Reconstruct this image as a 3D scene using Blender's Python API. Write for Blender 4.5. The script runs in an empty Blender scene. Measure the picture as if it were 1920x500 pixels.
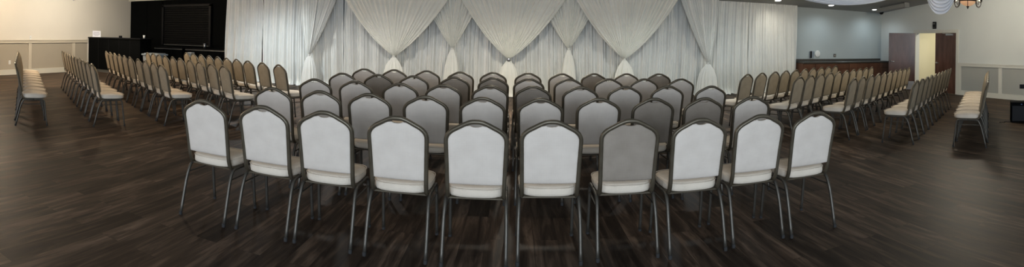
import bpy, bmesh, math, random
from mathutils import Vector, Matrix, noise
random.seed(7)
PI = math.pi
sc = bpy.context.scene
C = sc.collection

# ------------------------------------------------------------------ camera, world, light, exposure
F, XC, Y0, ROLL = 925.0, 963.0, 70.0, 0.0215
cd = bpy.data.cameras.new('camera'); cam = bpy.data.objects.new('camera', cd); C.objects.link(cam)
cd.type = 'PANO'
cd.clip_start = 0.05; cd.clip_end = 200
for holder in (cd, getattr(cd, 'cycles', None)):
    if holder is None: continue
    for k, v in (('panorama_type', 'CENTRAL_CYLINDRICAL'),
                 ('central_cylindrical_range_u_min', -XC / F), ('central_cylindrical_range_u_max', (1920 - XC) / F),
                 ('central_cylindrical_range_v_min', -(500 - Y0) / F), ('central_cylindrical_range_v_max', Y0 / F),
                 ('central_cylindrical_radius', 1.0)):
        try: setattr(holder, k, v)
        except Exception as e: print('CAM', type(holder).__name__, k, e)
cr, sr = math.cos(ROLL), math.sin(ROLL)
M = Matrix(((cr, -sr, 0, 0), (0, 0, -1, 0), (sr, cr, 0, 1.5), (0, 0, 0, 1)))
cam.matrix_world = M
sc.camera = cam

w = bpy.data.worlds.new('world'); sc.world = w; w.use_nodes = True
w.node_tree.nodes['Background'].inputs[0].default_value = (0.55, 0.65, 0.8, 1)
w.node_tree.nodes['Background'].inputs[1].default_value = 0.3
sc.view_settings.view_transform = 'Standard'; sc.view_settings.look = 'None'
sc.view_settings.exposure = 0.0; sc.view_settings.gamma = 1.0
sc.view_settings.use_curve_mapping = False

def area(name, loc, direction, sx, sy, power, col, spread=PI):
    l = bpy.data.lights.new(name, 'AREA'); l.shape = 'RECTANGLE'; l.size = sx; l.size_y = sy
    l.energy = power; l.color = col; l.spread = spread
    o = bpy.data.objects.new(name, l); C.objects.link(o); o.location = loc
    o.rotation_euler = Vector(direction).to_track_quat('-Z', 'Z').to_euler()
    return o
def point(name, loc, power, col, r=0.05):
    l = bpy.data.lights.new(name, 'POINT'); l.energy = power; l.color = col; l.shadow_soft_size = r
    o = bpy.data.objects.new(name, l); C.objects.link(o); o.location = loc; return o
def spot(name, loc, power, col, angle=1.9, blend=0.6, r=0.05, aim=(0, 0, -1)):
    l = bpy.data.lights.new(name, 'SPOT'); l.energy = power; l.color = col; l.spot_size = angle
    l.spot_blend = blend; l.shadow_soft_size = r
    o = bpy.data.objects.new(name, l); C.objects.link(o); o.location = loc
    o.rotation_euler = Vector(aim).to_track_quat('-Z', 'Z').to_euler(); return o

# assumed daylight: added area lights in front of assumed windows behind the camera
area('assumed_daylight_centre', (0, -3.95, 1.65), (0, 1, 0.0), 4.4, 1.8, 430, (0.74, 0.86, 1.0))
area('assumed_daylight_left', (-7.5, -3.95, 1.35), (0, 1, 0), 2.8, 1.6, 150, (0.95, 0.95, 1.0))
area('assumed_daylight_right', (7.0, -3.95, 1.35), (0, 1, 0), 2.6, 1.6, 80, (0.86, 0.93, 1.0))
# recessed downlights (x, y, power, colour); all after the first line are added, unseen; each lamp itself is made in its builder
COOL = (0.80, 0.93, 1.0); NEUT = (1.0, 0.93, 0.80); WARM = (1.0, 0.74, 0.46)
DOWNLIGHTS = [(7.28, 12.30, 30, NEUT), (9.28, 12.40, 42, COOL), (11.21, 12.50, 38, COOL),
              (-6.4, 10.9, 440, (0.80, 0.92, 1.0)), (-3.3, 9.6, 500, (1.0, 0.97, 0.92)), (0.2, 9.4, 660, (1.0, 0.94, 0.80)), (3.4, 9.7, 370, (0.90, 0.97, 0.97)),
              (6.2, 11.0, 90, (0.80, 0.95, 1.0)),
              (-9.6, 8.6, 320, WARM), (-10.8, 10.0, 420, (1.0, 0.93, 0.80)), (7.0, 8.4, 70, NEUT), (-5.6, 6.4, 130, WARM), (5.6, 6.0, 40, NEUT), (0, 5.2, 50, (1.0, 0.84, 0.66))]  # last entry is an added warm fill for the centre rows
CHANDELIERS = [(8.74, 6.66, 330, (1.0, 0.90, 0.72)), (-11.4, 5.9, 740, (1.0, 0.80, 0.58))]  # second one is assumed, out of view, for the warm left wall
CEIL = lambda x, y: 2.63 + 0.1 * (13.1 - y) + 0.0045 * (12 - x) if y > 0 else 2.63 + 1.31 + 0.0045 * (12 - x) + 0.1 * y

# ------------------------------------------------------------------ materials
def mat(name, col, rough=0.6, metal=0.0, spec=0.5):
    m = bpy.data.materials.new(name); m.use_nodes = True
    b = m.node_tree.nodes['Principled BSDF']
    b.inputs['Base Color'].default_value = (*col, 1); b.inputs['Roughness'].default_value = rough
    b.inputs['Metallic'].default_value = metal; b.inputs['Specular IOR Level'].default_value = spec
    return m
def N(m, t, **kw):
    n = m.node_tree.nodes.new(t)
    for k, v in kw.items(): setattr(n, k, v)
    return n
def L(m, a, b): m.node_tree.links.new(a, b)
def mottled(name, c1, c2, scale=6, rough=0.6, bump=0.0, bscale=80, spec=0.5, metal=0.0, stretch=(1, 1, 1)):
    m = mat(name, c1, rough, metal, spec); b = m.node_tree.nodes['Principled BSDF']
    tc = N(m, 'ShaderNodeTexCoord'); mp = N(m, 'ShaderNodeMapping'); mp.inputs['Scale'].default_value = stretch
    L(m, tc.outputs['Object'], mp.inputs['Vector'])
    n = N(m, 'ShaderNodeTexNoise'); n.inputs['Scale'].default_value = scale; n.inputs['Detail'].default_value = 5
    L(m, mp.outputs[0], n.inputs['Vector'])
    r = N(m, 'ShaderNodeValToRGB'); r.color_ramp.elements[0].position = 0.3; r.color_ramp.elements[1].position = 0.7
    r.color_ramp.elements[0].color = (*c1, 1); r.color_ramp.elements[1].color = (*c2, 1)
    L(m, n.outputs['Fac'], r.inputs[0]); L(m, r.outputs[0], b.inputs['Base Color'])
    if bump:
        n2 = N(m, 'ShaderNodeTexNoise'); n2.inputs['Scale'].default_value = bscale
        L(m, mp.outputs[0], n2.inputs['Vector'])
        bp = N(m, 'ShaderNodeBump'); bp.inputs['Strength'].default_value = bump; bp.inputs['Distance'].default_value = 0.01
        L(m, n2.outputs['Fac'], bp.inputs['Height']); L(m, bp.outputs[0], b.inputs['Normal'])
    return m
def fabric(name, c1, c2):
    # woven upholstery: small raised dots over a slightly uneven cloth
    m = mottled(name, c1, c2, scale=9, rough=0.85, spec=0.25); b = m.node_tree.nodes['Principled BSDF']
    tc = N(m, 'ShaderNodeTexCoord')
    v = N(m, 'ShaderNodeTexVoronoi'); v.inputs['Scale'].default_value = 85; v.inputs['Randomness'].default_value = 0.15
    L(m, tc.outputs['Object'], v.inputs['Vector'])
    bp = N(m, 'ShaderNodeBump'); bp.inputs['Strength'].default_value = 0.35; bp.inputs['Distance'].default_value = 0.004
    L(m, v.outputs['Distance'], bp.inputs['Height']); L(m, bp.outputs[0], b.inputs['Normal'])
    return m

def floor_material():
    m = mat('wood_plank_floor', (0.05, 0.035, 0.025), 0.5, 0, 0.09); b = m.node_tree.nodes['Principled BSDF']
    tc = N(m, 'ShaderNodeTexCoord'); mp = N(m, 'ShaderNodeMapping')
    mp.inputs['Rotation'].default_value = (0, 0, PI / 2)
    L(m, tc.outputs['Object'], mp.inputs['Vector'])
    br = N(m, 'ShaderNodeTexBrick'); br.offset = 0.37; br.offset_frequency = 2; br.squash = 1
    br.inputs['Scale'].default_value = 1.0; br.inputs['Brick Width'].default_value = 1.22; br.inputs['Row Height'].default_value = 0.178
    br.inputs['Mortar Size'].default_value = 0.0012; br.inputs['Mortar Smooth'].default_value = 0.3; br.inputs['Bias'].default_value = 0
    br.inputs['Color1'].default_value = (0, 0, 0, 1); br.inputs['Color2'].default_value = (1, 1, 1, 1); br.inputs['Mortar'].default_value = (0.5, 0.5, 0.5, 1)
    L(m, mp.outputs[0], br.inputs['Vector'])
    # grain streaks running along the planks, shifted from plank to plank
    mp2 = N(m, 'ShaderNodeMapping'); mp2.inputs['Scale'].default_value = (9, 0.9, 1)
    L(m, tc.outputs['Object'], mp2.inputs['Vector'])
    sep = N(m, 'ShaderNodeSeparateColor'); L(m, br.outputs['Color'], sep.inputs[0])
    ad = N(m, 'ShaderNodeVectorMath', operation='MULTIPLY_ADD'); ad.inputs[1].default_value = (1, 1, 1)
    cmb = N(m, 'ShaderNodeCombineXYZ'); mu = N(m, 'ShaderNodeMath', operation='MULTIPLY'); mu.inputs[1].default_value = 17
    L(m, sep.outputs[0], mu.inputs[0]); L(m, mu.outputs[0], cmb.inputs[0]); L(m, mu.outputs[0], cmb.inputs[1])
    L(m, mp2.outputs[0], ad.inputs[0]); L(m, cmb.outputs[0], ad.inputs[2])
    n = N(m, 'ShaderNodeTexNoise'); n.inputs['Scale'].default_value = 1.6; n.inputs['Detail'].default_value = 7; n.inputs['Roughness'].default_value = 0.62; n.inputs['Distortion'].default_value = 0.6
    L(m, ad.outputs[0], n.inputs['Vector'])
    r = N(m, 'ShaderNodeValToRGB'); e = r.color_ramp.elements
    e[0].position = 0.34; e[0].color = (FL[0][0], FL[0][1], FL[0][2], 1); e[1].position = 0.68; e[1].color = (*FL[2], 1)
    x = e.new(0.5); x.color = (*FL[1], 1)
    L(m, n.outputs['Fac'], r.inputs[0])
    # tone of each plank
    mr = N(m, 'ShaderNodeMapRange'); mr.inputs['To Min'].default_value = 0.5; mr.inputs['To Max'].default_value = 1.4
    L(m, sep.outputs[0], mr.inputs['Value'])
    mx = N(m, 'ShaderNodeVectorMath', operation='SCALE'); L(m, r.outputs[0], mx.inputs[0]); L(m, mr.outputs[0], mx.inputs['Scale'])
    mo = N(m, 'ShaderNodeMix', data_type='RGBA'); L(m, br.outputs['Fac'], mo.inputs['Factor'])
    L(m, mx.outputs[0], mo.inputs['A']); mo.inputs['B'].default_value = (0.012, 0.009, 0.007, 1)
    L(m, mo.outputs['Result'], b.inputs['Base Color'])
    rr = N(m, 'ShaderNodeMapRange'); rr.inputs['To Min'].default_value = 0.42; rr.inputs['To Max'].default_value = 0.62
    L(m, n.outputs['Fac'], rr.inputs['Value']); L(m, rr.outputs[0], b.inputs['Roughness'])
    bp = N(m, 'ShaderNodeBump'); bp.inputs['Strength'].default_value = 0.25; bp.inputs['Distance'].default_value = 0.004
    L(m, n.outputs['Fac'], bp.inputs['Height']); L(m, bp.outputs[0], b.inputs['Normal'])
    return m
FL = [(0.018, 0.0118, 0.0082), (0.046, 0.031, 0.0215), (0.125, 0.086, 0.060)]

def wood_mat(name, c1, c2, rough=0.3, stretch=(6, 6, 0.8)):
    m = mottled(name, c1, c2, scale=2.2, rough=rough, stretch=stretch, spec=0.5); return m

MT = dict(
    floor=floor_material(),
    wall_left=mottled('cream_wall_paint', (0.70, 0.645, 0.545), (0.74, 0.68, 0.575), 0.8, 0.75, 0.05, 60),
    wall_right=mottled('pale_grey_wall_paint', (0.585, 0.61, 0.60), (0.62, 0.65, 0.635), 0.8, 0.75, 0.05, 60),
    wall_back=mottled('pale_blue_grey_wall_paint', (0.40, 0.445, 0.445), (0.43, 0.475, 0.475), 0.8, 0.75, 0.05, 60),
    ceiling=mottled('ceiling_paint', (0.32, 0.32, 0.31), (0.36, 0.36, 0.34), 0.7, 0.9, 0.1, 90),
    trim_left=mat('cream_trim_paint', (0.56, 0.49, 0.375), 0.5),
    panel_left=mottled('greige_panel_paint', (0.37, 0.32, 0.24), (0.40, 0.345, 0.265), 1.2, 0.7),
    base_left=mat('cream_baseboard_paint', (0.62, 0.58, 0.48), 0.45),
    trim_right=mat('off_white_trim_paint', (0.60, 0.60, 0.55), 0.5),
    panel_right=mottled('grey_panel_paint', (0.33, 0.34, 0.32), (0.36, 0.37, 0.345), 1.2, 0.7),
    black=mottled('black_paint', (0.0020, 0.0024, 0.0024), (0.003, 0.0034, 0.0034), 2, 0.6, spec=0.04),
    black_gloss=mat('black_lacquer', (0.005, 0.005, 0.006), 0.35, 0, 0.2),
    edge=mat('counter_edge_aluminium', (0.16, 0.16, 0.15), 0.45, 0.6),
    shutter=mat('black_shutter_slat', (0.0045, 0.0045, 0.0045), 0.5, 0, 0.1),
    curtain=mottled('ivory_voile', (0.78, 0.78, 0.74), (0.84, 0.84, 0.80), 3, 0.8, spec=0.2),
    sheer=mottled('cream_sheer_voile', (0.80, 0.79, 0.72), (0.86, 0.85, 0.78), 3, 0.7, spec=0.25),
    swag_white=mat('white_ceiling_cloth', (0.85, 0.85, 0.87), 0.7),
    frame=mottled('antique_bronze_tube', (0.090, 0.074, 0.050), (0.12, 0.102, 0.072), 14, 0.42, metal=0.55, spec=0.5),
    leg=mottled('bronze_grey_leg_tube', (0.075, 0.068, 0.056), (0.10, 0.092, 0.078), 14, 0.42, metal=0.6, spec=0.5),
    rubber=mat('dark_rubber', (0.02, 0.02, 0.02), 0.8),
    cream=fabric('cream_dotted_fabric', (0.60, 0.54, 0.475), (0.66, 0.60, 0.53)),
    cream_seat=fabric('cream_seat_fabric', (0.61, 0.54, 0.445), (0.68, 0.605, 0.505)),
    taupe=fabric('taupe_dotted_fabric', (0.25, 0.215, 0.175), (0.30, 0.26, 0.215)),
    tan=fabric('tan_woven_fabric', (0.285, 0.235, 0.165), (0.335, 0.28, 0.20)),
    mahogany=mottled('mahogany_door_veneer', (0.055, 0.024, 0.016), (0.12, 0.057, 0.040), 1.6, 0.25, stretch=(3, 3, 0.9), spec=0.6),
    cabinet=mottled('cherry_cabinet_wood', (0.10, 0.040, 0.020), (0.15, 0.062, 0.032), 2, 0.4, stretch=(5, 5, 1)),
    worktop=mottled('dark_stone_worktop', (0.035, 0.032, 0.028), (0.07, 0.064, 0.055), 40, 0.35),
    chrome=mat('brushed_steel', (0.55, 0.56, 0.58), 0.3, 1.0),
    white=mat('white_plastic', (0.75, 0.75, 0.72), 0.45),
    paper=mat('printed_paper_white', (0.82, 0.82, 0.88), 0.7),
    ink=mat('grey_ink', (0.25, 0.25, 0.30), 0.7),
    grey_plastic=mottled('grey_blue_plastic', (0.20, 0.23, 0.26), (0.30, 0.34, 0.38), 20, 0.4),
    casing=mat('grey_casing_metal', (0.26, 0.26, 0.25), 0.5),
    yellow=mottled('pale_yellow_wall_paint', (0.62, 0.58, 0.42), (0.66, 0.62, 0.45), 0.8, 0.8),
    iron=mat('oil_rubbed_bronze_iron', (0.018, 0.014, 0.012), 0.4, 0.5),
    wallblack=mat('black_box_plastic', (0.006, 0.006, 0.007), 0.5, 0, 0.2),
    blue_led=mat('blue_caster', (0.03, 0.08, 0.25), 0.4),
)
def glow(name, col, s):
    m = mat(name, col, 0.5); b = m.node_tree.nodes['Principled BSDF']
    b.inputs['Emission Color'].default_value = (*col, 1); b.inputs['Emission Strength'].default_value = s; return m
MT['lamp'] = glow('downlight_lens', (1.0, 0.98, 0.92), 6)
MT['shade'] = glow('frosted_glass_shade', (1.0, 0.72, 0.52), 0.9)
MT['bowl'] = glow('alabaster_bowl', (0.85, 0.50, 0.28), 0.35)
MT['glass'] = mat('window_glass', (0.8, 0.85, 0.9), 0.05)
MT['glass'].node_tree.nodes['Principled BSDF'].inputs['Transmission Weight'].default_value = 1.0

# ------------------------------------------------------------------ mesh helpers
def bx(bm, x0, x1, y0, y1, z0, z1):
    v = [bm.verts.new((x, y, z)) for x in (x0, x1) for y in (y0, y1) for z in (z0, z1)]
    for q in ((0, 1, 3, 2), (4, 6, 7, 5), (0, 4, 5, 1), (2, 3, 7, 6), (0, 2, 6, 4), (1, 5, 7, 3)):
        bm.faces.new([v[i] for i in q])
    return v
def rbox(bm, x0, x1, y0, y1, z0, z1, b=0.01, seg=2):
    t = bmesh.new(); bx(t, x0, x1, y0, y1, z0, z1); bmesh.ops.recalc_face_normals(t, faces=t.faces[:])
    bmesh.ops.bevel(t, geom=t.edges[:], offset=b, segments=seg, profile=0.5, affect='EDGES')
    merge(bm, t)
def merge(bm, t, mtx=None):
    if mtx is not None: bmesh.ops.transform(t, matrix=mtx, verts=t.verts[:])
    me = bpy.data.meshes.new('tmp'); t.to_mesh(me); t.free(); bm.from_mesh(me); bpy.data.meshes.remove(me)
def tube(bm, pts, r, sides=8, cap=True, square=0.0):
    pts = [Vector(p) for p in pts]; rings = []; n = len(pts)
    up = None
    for i, p in enumerate(pts):
        t = (pts[min(i + 1, n - 1)] - pts[max(i - 1, 0)]).normalized()
        if up is None:
            up = Vector((1, 0, 0)) if abs(t.x) < 0.7 else Vector((0, 1, 0))
        a = (up - t * up.dot(t)).normalized(); b = t.cross(a); up = a
        rr = r[i] if isinstance(r, (list, tuple)) else r
        ring = []
        for k in range(sides):
            q = 2 * PI * (k + 0.5) / sides; cx, sx = math.cos(q), math.sin(q)
            if square: 
                s = (abs(cx) ** square + abs(sx) ** square) ** (-1 / square); cx *= s; sx *= s
            ring.append(bm.verts.new(p + a * (rr * cx) + b * (rr * sx)))
        rings.append(ring)
    for i in range(n - 1):
        for k in range(sides):
            bm.faces.new((rings[i][k], rings[i][(k + 1) % sides], rings[i + 1][(k + 1) % sides], rings[i + 1][k]))
    if cap:
        bm.faces.new(rings[0][::-1]); bm.faces.new(rings[-1])
def lathe(bm, prof, seg=20, c=(0, 0, 0), cap=True):
    rings = []
    for r, z in prof:
        rings.append([bm.verts.new((c[0] + r * math.cos(2 * PI * k / seg), c[1] + r * math.sin(2 * PI * k / seg), c[2] + z)) for k in range(seg)])
    for a, b in zip(rings, rings[1:]):
        for k in range(seg): bm.faces.new((a[k], a[(k + 1) % seg], b[(k + 1) % seg], b[k]))
    if cap:
        if prof[0][0] > 1e-4: bm.faces.new(rings[0][::-1])
        if prof[-1][0] > 1e-4: bm.faces.new(rings[-1])
def grid(bm, fn, nu, nv):
    g = [[bm.verts.new(fn(i / nu, j / nv)) for i in range(nu + 1)] for j in range(nv + 1)]
    for j in range(nv):
        for i in range(nu): bm.faces.new((g[j][i], g[j][i + 1], g[j + 1][i + 1], g[j + 1][i]))
    return g
def smooth_path(pts, n=6):
    pts = [Vector(p) for p in pts]; out = []
    P = [pts[0] * 2 - pts[1]] + pts + [pts[-1] * 2 - pts[-2]]
    for i in range(1, len(P) - 2):
        a, b, c, d = P[i - 1], P[i], P[i + 1], P[i + 2]
        for k in range(n):
            t = k / n
            out.append(0.5 * ((2 * b) + (c - a) * t + (2 * a - 5 * b + 4 * c - d) * t * t + (3 * b - a - 3 * c + d) * t ** 3))
    out.append(pts[-1]); return out
def obj(name, bm, m, parent=None, smooth=False, loc=None, rotz=None, recalc=True, solid=0):
    if recalc: bmesh.ops.recalc_face_normals(bm, faces=bm.faces[:])
    me = bpy.data.meshes.new(name); bm.to_mesh(me); bm.free()
    o = bpy.data.objects.new(name, me); C.objects.link(o)
    if m is not None: me.materials.append(MT[m] if isinstance(m, str) else m)
    if smooth: me.shade_smooth()
    if parent is not None: o.parent = parent
    if loc is not None: o.location = loc
    if rotz is not None: o.rotation_euler = (0, 0, rotz)
    if solid:
        s = o.modifiers.new('thickness', 'SOLIDIFY'); s.thickness = solid; s.offset = 0
    return o
def tag(o, label=None, cat=None, group=None, kind=None):
    if label: o['label'] = label
    if cat: o['category'] = cat
    if group: o['group'] = group
    if kind: o['kind'] = kind
    return o
def thing(name, label, cat, loc=(0, 0, 0), rotz=0, group=None):
    o = bpy.data.objects.new(name, None); C.objects.link(o); o.empty_display_size = 0.2
    o.location = loc; o.rotation_euler = (0, 0, rotz); return tag(o, label, cat, group)
def struct(name, bm, m, label=None, **kw):
    o = obj(name, bm, m, **kw); o['kind'] = 'structure'
    if label: o['label'] = label
    return o
def copy_tree(o, parent=None):
    c = o.copy(); C.objects.link(c)
    if parent is not None: c.parent = parent
    for ch in list(o.children): copy_tree(ch, c)
    return c

# ------------------------------------------------------------------ room shell
YR = -4.1        # unseen wall behind the camera, placed to tune the daylight falloff
bm = bmesh.new(); bx(bm, -13.8, 14.8, YR - 0.2, 14.0, -0.1, 0); struct('floor', bm, 'floor', 'dark brown wood plank floor')
bm = bmesh.new()
def cz(x, y, up=0): return CEIL(x, y) + up
g = {}
for i, x in enumerate((-13.8, 14.8)):
    for j, y in enumerate((YR - 0.2, 0.001, 14.0)):
        for k in (0, 1): g[i, j, k] = bm.verts.new((x, y, cz(x, y, 0.12 * k)))
for j in (0, 1):
    bm.faces.new((g[0, j, 0], g[1, j, 0], g[1, j + 1, 0], g[0, j + 1, 0])); bm.faces.new((g[0, j, 1], g[0, j + 1, 1], g[1, j + 1, 1], g[1, j, 1]))
    for i in (0, 1): bm.faces.new((g[i, j, 0], g[i, j + 1, 0], g[i, j + 1, 1], g[i, j, 1]))
for j in (0, 2): bm.faces.new((g[0, j, 0], g[0, j, 1], g[1, j, 1], g[1, j, 0]))
struct('ceiling', bm, 'ceiling', 'sloping painted ceiling')

def roofed(bm, x0, x1, y0, y1, z0=0.0, dz=0.0):
    """wall block whose top follows the ceiling (split at the ridge)"""
    ys = [y0] + ([0.0] if y0 < 0 < y1 else []) + [y1]
    for a, b in zip(ys, ys[1:]):
        v = {}
        for i, x in enumerate((x0, x1)):
            for j, y in enumerate((a, b)):
                v[i, j, 0] = bm.verts.new((x, y, z0)); v[i, j, 1] = bm.verts.new((x, y, cz(x, y) + dz))
        for q in (((0, 0), (1, 0)), ((1, 0), (1, 1)), ((1, 1), (0, 1)), ((0, 1), (0, 0))):
            bm.faces.new((v[(*q[0], 0)], v[(*q[1], 0)], v[(*q[1], 1)], v[(*q[0], 1)]))
        bm.faces.new([v[i, j, 1] for i, j in ((0, 0), (1, 0), (1, 1), (0, 1))]); bm.faces.new([v[i, j, 0] for i, j in ((0, 0), (0, 1), (1, 1), (1, 0))])
bm = bmesh.new(); roofed(bm, -13.8, -13.6, YR - 0.2, 13.99); struct('wall_left', bm, 'wall_left', 'cream painted left wall')
bm = bmesh.new(); roofed(bm, -13.6, -7.0, 13.85, 13.99); struct('wall_back_left', bm, 'black', 'black painted wall behind the bar')
bm = bmesh.new(); roofed(bm, -7.0, -6.86, 13.1, 13.99); struct('wall_return', bm, 'black')
bm = bmesh.new(); roofed(bm, -6.86, 12.3, 13.1, 13.24); struct('wall_back', bm, 'wall_back', 'pale blue grey back wall')

# wall behind the camera with assumed, unseen windows for the added daylight
bm = bmesh.new()
OPEN = [(-9.0, -6.0, 0.5, 2.2), (-2.4, 2.4, 0.5, 2.6), (5.6, 8.4, 0.5, 2.2)]
xs = -13.6
for a, b, z0, z1 in OPEN:
    roofed(bm, xs, a, YR - 0.2, YR); bx(bm, a, b, YR - 0.2, YR, 0, z0); roofed(bm, a, b, YR - 0.2, YR, z1); xs = b
roofed(bm, xs, 12.0, YR - 0.2, YR)
struct('wall_front', bm, 'wall_right', 'wall behind the viewer')
for i, (a, b, z0, z1) in enumerate(OPEN):
    bm = bmesh.new()
    for x in (a, b - 0.06): bx(bm, x, x + 0.06, YR - 0.14, YR - 0.06, z0, z1)
    for z in (z0, z1 - 0.06): bx(bm, a, b, YR - 0.14, YR - 0.06, z, z + 0.06)
    nn = 4 if i == 1 else 2
    for k in range(1, nn): bx(bm, a + (b - a) * k / nn - 0.03, a + (b - a) * k / nn + 0.03, YR - 0.14, YR - 0.06, z0, z1)
    wdw = struct('window_%d' % (i + 1), bm, 'white', 'assumed white framed window in the wall behind the viewer')
    bm = bmesh.new(); bx(bm, a + 0.05, b - 0.05, YR - 0.11, YR - 0.10, z0 + 0.05, z1 - 0.05); obj('pane', bm, 'glass', wdw)

# right wall: slightly splayed; local frame t along the wall (away from the viewer), n into the room
RA = math.atan2(0.0464, 0.9989)
def on_right(o): o.location = (11.75, 6.0, 0); o.rotation_euler = (0, 0, -RA); return o
# local x = outward (away from the room), local y = t
def rceil(t, xo):
    x = 11.75 + t * 0.0464 + xo * 0.9989; y = 6 + t * 0.9989 - xo * 0.0464; return cz(x, y)
def rwall(bm, t0, t1, z0, z1=None):
    ts = [t0] + ([-6.007] if t0 < -6.007 < t1 else []) + [t1]
    for a, b in zip(ts, ts[1:]):
        v = {}
        for i, xo in enumerate((0, 0.15)):
            for j, t in enumerate((a, b)):
                v[i, j, 0] = bm.verts.new((xo, t, z0)); v[i, j, 1] = bm.verts.new((xo, t, rceil(t, xo) if z1 is None else z1))
        for q in (((0, 0), (1, 0)), ((1, 0), (1, 1)), ((1, 1), (0, 1)), ((0, 1), (0, 0))):
            bm.faces.new((v[(*q[0], 0)], v[(*q[1], 0)], v[(*q[1], 1)], v[(*q[0], 1)]))
        bm.faces.new([v[i, j, 1] for i, j in ((0, 0), (1, 0), (1, 1), (0, 1))]); bm.faces.new([v[i, j, 0] for i, j in ((0, 0), (0, 1), (1, 1), (1, 0))])
DT0, DT1, DZ = 3.50, 5.30, 1.90       # door opening
bm = bmesh.new(); rwall(bm, -10.3, DT0, 0); rwall(bm, DT1, 7.3, 0); rwall(bm, DT0, DT1, DZ)
on_right(struct('wall_right', bm, 'wall_right', 'pale grey right wall'))
# door casing
bm = bmesh.new()
for a in (DT0 - 0.10, DT1): bx(bm, -0.025, 0.17, a, a + 0.10, 0, DZ + 0.10)
bx(bm, -0.025, 0.17, DT0, DT1, DZ, DZ + 0.10)
on_right(struct('trim_1', bm, 'trim_right', 'cream casing of the double door'))
# wainscot on the right
bm = bmesh.new(); bx(bm, -0.012, 0.0, -10.1, DT0 - 0.10, 0.0, 0.90); on_right(struct('trim_2', bm, 'panel_right', 'grey wainscot panels'))
bm = bmesh.new(); bx(bm, -0.045, -0.012, -10.1, DT0 - 0.10, 0.88, 0.965); bx(bm, -0.06, -0.012, -10.1, DT0 - 0.10, 0.955, 0.975)
t = DT0 - 0.22
while t > -9.9:
    bx(bm, -0.035, -0.012, t, t + 0.12, 0.14, 0.88); t -= 1.545
on_right(struct('trim_3', bm, 'trim_right', 'off white chair rail and stiles on the right wall'))
bm = bmesh.new(); bx(bm, -0.04, -0.012, -10.1, DT0 - 0.10, 0.0, 0.145); on_right(struct('baseboard_right', bm, 'trim_right'))
# wainscot on the left
bm = bmesh.new(); bx(bm, -13.6, -13.588, YR, 11.6, 0, 1.08); struct('trim_4', bm, 'panel_left', 'greige wainscot panels')
bm = bmesh.new(); bx(bm, -13.588, -13.555, YR, 11.6, 1.02, 1.11); bx(bm, -13.588, -13.54, YR, 11.6, 1.10, 1.125)
y = 10.90
while y > YR: bx(bm, -13.588, -13.565, y, y + 0.13, 0.165, 1.02); y -= 1.855
struct('trim_5', bm, 'trim_left', 'cream chair rail and stiles on the left wall')
bm = bmesh.new(); bx(bm, -13.588, -13.555, YR, 11.6, 0, 0.165); struct('baseboard_left', bm, 'base_left')

# door leaves
def leaf(name, label, hinge_t, ang, kick, side):
    """leaf in the wall's frame, hinged at hinge_t; side = +1: leaf runs towards +t when closed"""
    r = bpy.data.objects.new(name, None); C.objects.link(r); tag(r, label, None, None, 'structure')
    x = 11.75 + hinge_t * 0.0464 - 0.02; yy = 6 + hinge_t * 0.9989
    r.location = (x, yy, 0.0); r.rotation_euler = (0, 0, -RA + ang)
    w = 0.885
    s = side
    bm = bmesh.new(); t = bmesh.new()
    y0, y1 = sorted((0.005 * s, w * s)); bx(t, 0.0, 0.045, y0, y1, 0.012, DZ - 0.008)
    bmesh.ops.recalc_face_normals(t, faces=t.faces[:]); bmesh.ops.bevel(t, geom=t.edges[:], offset=0.003, segments=1, affect='EDGES'); merge(bm, t)
    obj('door_panel', bm, 'mahogany', r)
    for xf, dr in ((-0.001, -1), (0.046, 1)):
        bm = bmesh.new()
        yk = (w - 0.07) * s
        t = bmesh.new(); lathe(t, [(0.030, 0), (0.030, 0.008), (0.013, 0.012), (0.011, 0.045)], 14)
        merge(bm, t, Matrix.Translation((xf, yk, 0.95)) @ Matrix.Rotation(dr * PI / 2, 4, 'Y'))
        tube(bm, [(xf + dr * 0.045, yk, 0.95), (xf + dr * 0.047, yk - 0.05 * s, 0.952), (xf + dr * 0.047, yk - 0.115 * s, 0.945)], 0.010)
        obj('door_handle', bm, 'chrome', r, smooth=True)
        if kick:
            y0, y1 = sorted((0.03 * s, (w - 0.03) * s)); x0, x1 = sorted((xf, xf + dr * 0.003))
            bm = bmesh.new(); bx(bm, x0, x1, y0, y1, 0.03, 0.30); obj('kick_plate', bm, 'chrome', r)
    return r
leaf('door_1', 'open mahogany door leaf with a steel kick plate', DT1, -2.33, True, -1)
d2 = leaf('door_2', 'closed mahogany door leaf with lever handle', DT0, 0.0, False, 1)
bm = bmesh.new(); rbox(bm, -0.055, -0.001, 0.12, 0.40, DZ - 0.085, DZ - 0.03, 0.006)
tube(bm, [(-0.05, 0.18, DZ - 0.03), (-0.16, 0.42, DZ - 0.02), (-0.03, 0.55, DZ + 0.03)], 0.008)
obj('door_closer', bm, 'chrome', d2)
# lobby beyond the door
bm = bmesh.new(); bx(bm, 0.15, 2.4, DT1 + 0.35, DT1 + 0.45, 0, 2.6); bx(bm, 2.4, 2.5, 1.0, DT1 + 0.45, 0, 2.6); bx(bm, 0.15, 2.4, 1.0, 1.1, 0, 2.6); bx(bm, 0.15, 2.5, 1.0, DT1 + 0.45, 2.6, 2.7)
on_right(struct('wall_lobby', bm, 'yellow', 'pale yellow wall of the lobby beyond the door'))
lob = area('assumed_lobby_light', (13.3, 9.9, 2.55), (0, 0, -1), 0.6, 0.6, 60, (1.0, 0.95, 0.80))  # assumed lamp, unseen inside the lobby

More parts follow.
